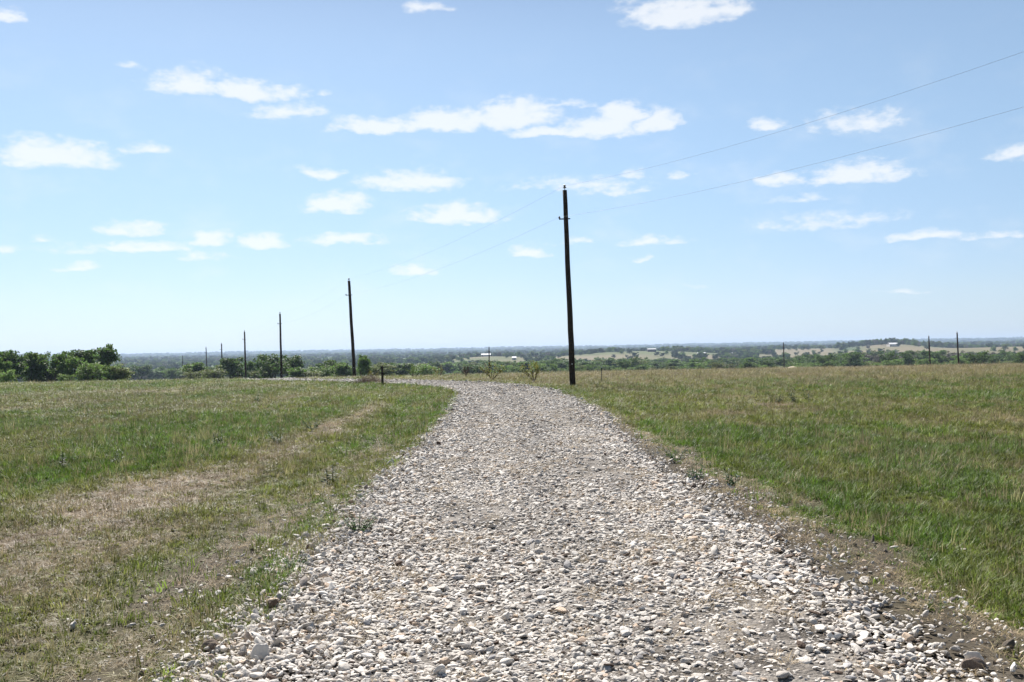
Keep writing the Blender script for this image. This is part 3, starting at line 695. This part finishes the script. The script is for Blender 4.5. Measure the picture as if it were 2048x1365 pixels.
# ------------------------------------------------------------ distant farm buildings
m_white = mat_simple('white_sheet_metal', (.6, .6, .6), (.5, .5, .5), .5, .5)
m_wall = mat_simple('pale_wall', (.45, .42, .38), (.5, .46, .42), .5, .8)
m_dkwall = mat_simple('dark_barn_wall', (.05, .035, .03), (.07, .05, .045), .5, .9)
m_glass = mat_simple('dark_opening', (.02, .02, .025), None, 1, .3)
def building(px, d, wpx, hh, label, dark=False, name='farm_building', lift=0.0, dep=10):
    x = P(px, 700, d).x; W = wpx/F*d/2; D = dep/2; z0 = HZ(x, d); o = empty(name, (x, d, z0+lift), label, 'building')
    eh = hh*(.8 if dark else .6)
    MB().box((0, 0, eh/2-.5), (W*.96, D*.94, eh/2+.5)).build('wall', m_dkwall if dark else m_wall, o)
    m = MB(); t = .12
    for sgn in (-1, 1):
        b0 = len(m.v)
        for xx in (-W, W):
            m.v += [Vector((xx, sgn*D*1.05, eh-.1)), Vector((xx, 0, hh)), Vector((xx, 0, hh+t)), Vector((xx, sgn*D*1.05, eh-.1+t))]
        m.f += [(b0, b0+1, b0+5, b0+4), (b0+3, b0+7, b0+6, b0+2), (b0, b0+4, b0+7, b0+3), (b0, b0+3, b0+2, b0+1), (b0+4, b0+5, b0+6, b0+7)]
    m.build('roof', m_white, o)
    nb = max(1, int(W/3))
    for k in range(nb):
        xx = -W*.75+k*(W*1.5/max(nb-1, 1)) if nb > 1 else 0
        MB().box((xx, -D*.95, eh*.4), (.8, .05, eh*.38)).build('door_opening', m_glass, o)
    return o
building(972, 1450, 19, 4.0, 'wide white roofed farm building on the pale slope behind the small pole', lift=.3, dep=16)
building(1028, 1290, 9, 4.2, 'small white shed right of the wide white roofed farm building', lift=.3)
building(1303, 1500, 17, 4.5, 'dark barn with a pale roof on the crest of the tan hill', True, lift=.3, dep=12)
building(1402, 1420, 16, 3.0, 'long low white shed at the right end of the tan hill field', lift=.3)
building(1462, 1500, 4, 3.2, 'tiny white house among the trees on the wooded hill', lift=.3)
building(1786, 1600, 20, 5.6, 'long white building between trees on the right hilltop', lift=.3, dep=16)
building(1935, 1750, 10, 4.5, 'tiny pale farm house in the trees at far right', lift=.3)
building(606, 1500, 6, 5.2, 'small white farm roof in the woods left of the second pole', lift=.3)
building(617, 1480, 8, 4.2, 'long low white roof right beside the small farm roof in the woods', lift=.3)
building(918, 1500, 5, 4.0, 'tiny pale house left of the wide white roofed farm building', lift=.3)

# ------------------------------------------------------------ small things by the road
def on_ground(px, py):
    r = ray(px, py); t = EYE/-r[2]
    for _ in range(6): t = (EYE-HZ(r[0]*t, r[1]*t))/-r[2]
    return Vector((r[0]*t, r[1]*t, HZ(r[0]*t, r[1]*t)))
m_twig = mat_simple('twig', (.09, .06, .045), (.14, .10, .07), 10, .9)
m_bud = mat_leaf('young_leaf', (.20, .19, .045), .45, vary=.7, hue=.08)
m_budg = mat_leaf('young_green_leaf', (.11, .17, .04), .45, vary=.7, hue=.06)
def sapling(px, py, hpx, label, lm, seed, wide=.45, dens=1.0):
    b = on_ground(px, py); h = 1.15*hpx/F*b.y; r = random.Random(seed); o = empty('young_shrub', b, label, 'shrub', 'young shrubs planted along the far roadside')
    m = MB(); lf = []
    for k in range(7):
        a = r.uniform(0, 6.28); p = Vector((0, 0, -.03)); pts = [p.copy()]; d = Vector((math.cos(a)*wide, math.sin(a)*wide, 1)).normalized(); L = h*r.uniform(.7, 1.05)/6
        for i in range(6):
            d = (d+Vector((r.gauss(0, .13), r.gauss(0, .13), .02))).normalized(); p = p+d*L; pts.append(p.copy())
            if i > 1:
                e = p+Vector((r.gauss(0, .12), r.gauss(0, .12), r.uniform(.02, .15)))*h; m.tube([p, e], [.010, .006], 4); lf += [e, p.lerp(e, .5)]
                lf.append(p)
        m.tube(pts, [.02*(1-.6*i/6) for i in range(7)], 5)
    m.build('stems', m_twig, o)
    V = []; Fc = []
    for p in lf:
        for _ in range(int(6*dens)):
            c_ = p+Vector((r.gauss(0, .05), r.gauss(0, .05), r.gauss(0, .05)))*h; a_ = Vector((r.gauss(0, 1), r.gauss(0, 1), r.gauss(0, 1))).normalized()*.034*h**.5; b_ = a_.cross(Vector((r.gauss(0, 1), r.gauss(0, 1), r.gauss(0, 1)))).normalized()*.022*h**.5
            n0 = len(V); V += [c_-a_, c_-b_, c_+a_, c_+b_]; Fc.append((n0, n0+1, n0+2, n0+3))
    link('foliage', mesh_from('foliage', V, Fc, lm), o); return o
sapling(1068, 765.5, 38, 'yellow budding shrub nearest the tall pole, left of it', m_bud, 1, .55, 1.0)
sapling(985, 761, 30, 'yellow green shrub right of the small distant pole at the road edge', m_bud, 2, .6, .9)
sapling(931, 757, 25, 'thin reddish shrub between two leafier shrubs above the road', m_twig, 3, .45, .35)
sapling(880, 754, 22, 'small sparse yellow shrub left of the thin reddish shrub', m_bud, 4, .7, .6)
sapling(829, 756, 23, 'leftmost young shrub of the roadside row, greenish yellow', m_budg, 5, .7, 1.2)
sapling(712, 751, 20, 'low leafy shrub at the foot of the second pole', m_budg, 6, .8, 1.5)
sapling(745, 757, 16, 'small pale shrub behind the brush heap', m_bud, 7, .8, .8)
# short dark post with brush heap
b = on_ground(765, 771); o = empty('fence_post', b, 'short dark wooden post standing in the brush heap by the road bend', 'post')
MB().tube([(0, 0, -.2), (.005, 0, .4), (-.004, 0, .98)], [.065, .06, .058], 10).build('shaft', m_pole, o)
MB().tube([(0, -.06, .05), (.0, -.06, .3)], .02, 6).build('bracket', m_iron, o)
m_dry = mat_leaf('dry_brush', (.24, .17, .115), .25, vary=.7, hue=.03)
def brush(px, py, wpx, h, label, seed, mat, nst=260, name='brush_heap', dp=.7):
    b = on_ground(px, py); r = random.Random(seed); w_ = wpx/F*b.y/2; m = MB()
    for _ in range(nst):
        x0, y0 = r.gauss(0, w_*.45), r.gauss(0, dp*.4); a = r.uniform(0, 6.28); k = math.exp(-(x0/w_)**2*1.5); hh = h*k*r.uniform(.3, 1.1)
        z0 = HZ(b.x+x0, b.y+y0)-b.z
        p1 = Vector((x0, y0, z0-.01)); p3 = p1+Vector((math.cos(a)*hh*.9, math.sin(a)*hh*.9, hh)); p2 = p1.lerp(p3, .5)+Vector((0, 0, hh*.25))
        m.tube([p1, p2, p3], [.006, .005, .003], 3, False)
    o = m.build(name, mat); o.location = b; tag(o, label, 'brush'); return o
brush(738, 768, 90, .42, 'heap of dry tan brush and weeds left of the short dark post', 1, m_dry, 420)
brush(405, 764, 40, .3, 'low patch of dry brown brush on the left field crest', 2, m_dry, 160)
m_pale = mat_leaf('pale_stalk', (.62, .58, .50), .2, vary=.4, hue=.02)
brush(752, 765, 22, .55, 'whitish dead weed stalks rising beside the short dark post', 3, m_pale, 40, 'dead_stalks', .3)
# steel t-post
b = on_ground(1203.5, 767); o = empty('metal_stake', b, 'thin dark metal stake standing in the grass right of the tall pole', 'stake')
MB().box((0, 0, .38), (.018, .004, .46)).box((0, .014, .38), (.004, .012, .46)).build('stake_rail', m_iron, o)
MB().box((0, -.004, .80), (.022, .006, .05)).build('stake_tip', m_wire, o)
# dirt mound
def mound(px, py, wpx, h, label):
    d = 85.; x = P(px, 732, d).x; w_ = wpx/F*d/2; z0 = HZ(x, d); V = []; n_ = 24
    for i in range(n_+1):
        for j in range(n_+1):
            a, b_ = -1+2*i/n_, -1+2*j/n_; xx, yy = a*w_, b_*.8; k = max(0, 1-a*a)*max(0, 1-b_*b_)
            V.append((xx, yy, HZ(x+xx, d+yy)-z0-.05+(h+.08)*k**.8*(1+.4*math.sin(a*7+b_*3)*k)))
    Fc = [(i*(n_+1)+j, (i+1)*(n_+1)+j, (i+1)*(n_+1)+j+1, i*(n_+1)+j+1) for i in range(n_) for j in range(n_)]
    o = link('dirt_mound', mesh_from('dirt_mound', V, Fc, mat_simple('pale_dirt', (.42, .35, .26), (.5, .43, .33), 4, .95, .5), True)); o.location = (x, d, z0); tag(o, label, 'mound')
mound(1580, 733, 60, .22, 'low mound of pale dirt at the field edge by the small right pole')
# broadleaf weeds
m_weed = mat_leaf('weed_leaf', (.04, .085, .02), .35, vary=.6, hue=.03); m_weedd = mat_leaf('dark_weed_leaf', (.025, .05, .016), .3, vary=.5, hue=.03)
def weed(px, py, hpx, label, seed, mat=None, stems=5, spread=.5):
    b = on_ground(px, py); h = 1.45*hpx/F*b.y; r = random.Random(seed); V = []; Fc = []; m = MB()
    o = empty('weed', b, label, 'weed')
    for k in range(stems):
        a = r.uniform(0, 6.28); p0 = Vector((math.cos(a), math.sin(a), 0))*h*.15; tip = Vector((math.cos(a)*spread*h*.7, math.sin(a)*spread*h*.7, h*r.uniform(.6, 1))); m.tube([p0, p0.lerp(tip, .5)+Vector((0, 0, h*.06)), tip], [.004, .003, .002], 4)
        for i in range(12):
            t = .1+.9*i/11; q_ = p0.lerp(tip, t); la = r.uniform(0, 6.28); L = h*.30*(1.15-t)*r.uniform(.8, 1.3)+.018; d_ = Vector((math.cos(la), math.sin(la), r.uniform(.1, .8))).normalized(); s_ = d_.cross(Vector((0, 0, 1))).normalized()*L*.2
            n0 = len(V); V += [q_, q_+d_*L*.5+s_, q_+d_*L-Vector((0, 0, L*.15)), q_+d_*L*.5-s_]; Fc += [(n0, n0+1, n0+2, n0+3)]
    m.build('stem', mat or m_weed, o); link('leaves', mesh_from('leaves', V, Fc, mat or m_weed), o)
weed(660, 972, 34, 'upright dark weed at the left gravel edge', 1, m_weedd, 4, .25)
weed(1392, 962, 30, 'green weed tuft at the right gravel edge, nearer the pole', 2)
weed(1466, 978, 34, 'taller green weed at the right gravel edge, nearer the camera', 3)
weed(1555, 808, 16, 'leftmost dark weed of the clump in the right field', 4, m_weedd, 5, .8)
weed(1588, 806, 20, 'middle dark weed of the clump in the right field', 5, m_weedd, 5, .6)
weed(1610, 804, 18, 'rightmost dark weed of the clump in the right field', 6, m_weedd, 4, .5)
weed(1350, 925, 22, 'low green leafy weed on the bare right shoulder', 7, m_weed, 7, 1.2)
weed(120, 940, 26, 'dark upright weed in the left field near the picture edge', 8, m_weedd, 4, .3)
weed(237, 930, 24, 'dark weed in the left field beside the straw track', 9, m_weedd, 4, .3)
weed(560, 890, 22, 'broad leafed weed on the left straw track', 10, m_weed, 9, 1.2)
weed(625, 862, 18, 'leafy green weed farther along the left straw track', 11, m_weed, 9, 1.2)
weed(436, 892, 20, 'small dark weed left of the straw track', 12, m_weedd, 5, .5)
weed(515, 805, 16, 'small green weed standing in the left meadow', 13, m_weed, 6, .7)
weed(718, 1068, 30, 'green weed growing out of the gravel', 14, m_weed, 9, 1.2)
weed(590, 1140, 22, 'small green weed among stones on the left shoulder', 15, m_weed, 8, 1.2)
# clods of dry soil on the bare shoulders
n = 9000; x = rng.uniform(-4.2, 4.2, n); y = 3.2+rng.random(n)**1.6*22; s, _ = road_off(x, y); c, g, bare = cover(x, y, s)
k = (rng.random(n) < bare*.9) & (np.abs(s) > 1.55); x, y, s = x[k], y[k], s[k]; n = len(x); r = np.exp(rng.normal(math.log(.012), .45, n))
scatter('soil_clods', np.stack([x, y, H(x, y, s)+r*.25], -1), rng.uniform(0, 6.28, (n, 3)), np.stack([r, r, r*.8], -1), rng.integers(0, 12, n),
        np.array([.13, .105, .08])*rng.uniform(.7, 1.3, (n, 1)), STONES, 'small grey brown clods of dry soil on the bare road shoulders', 'soil')
# a few large rocks
m_rock = mat_simple('brown_rock', (.12, .085, .065), (.24, .19, .15), 14, .9, .6); m_rockp = mat_simple('pale_rock', (.55, .50, .44), (.66, .61, .55), 12, .9, .6)
for (px, py, rr, lab, mt, sd_) in ((425, 1310, .062, 'dark brown fist sized rock at the left gravel edge', m_rock, 201), (700, 1240, .045, 'pale rounded rock standing proud of the gravel left of centre', m_rockp, 202),
                              (147, 1258, .032, 'pale flat rock alone on the bare soil at lower left', m_rockp, 203), (1948, 1345, .055, 'grey brown rock at the lower right gravel edge', m_rock, 204), (1130, 1232, .03, 'small dark rock in the middle of the road', m_rock, 205)):
    b = on_ground(px, py); me = stone(sd_, 4, .7); me.materials.clear(); me.materials.append(mt); o = link('rock', me); o.location = b+Vector((0, 0, rr*.3+.015)); o.scale = (rr, rr, rr); o.rotation_euler.z = sd_; tag(o, lab, 'rock')

# ------------------------------------------------------------ haze
m_h = bpy.data.materials.new('haze'); m_h.use_nodes = True; N = NT(m_h.node_tree)
v = N.n('ShaderNodeVolumePrincipled', {'Color': (.50, .64, .84, 1), 'Density': 1.08e-4, 'Anisotropy': .2}); N.n('ShaderNodeOutputMaterial', {'Volume': v.outputs[0]})
zt = 75
o = MB().box((0, 6500, (zt-40)/2), (10500, 7200, (zt+40)/2)).build('haze', m_h); o['kind'] = 'stuff'; o['label'] = 'thin blue air haze over the far hills'
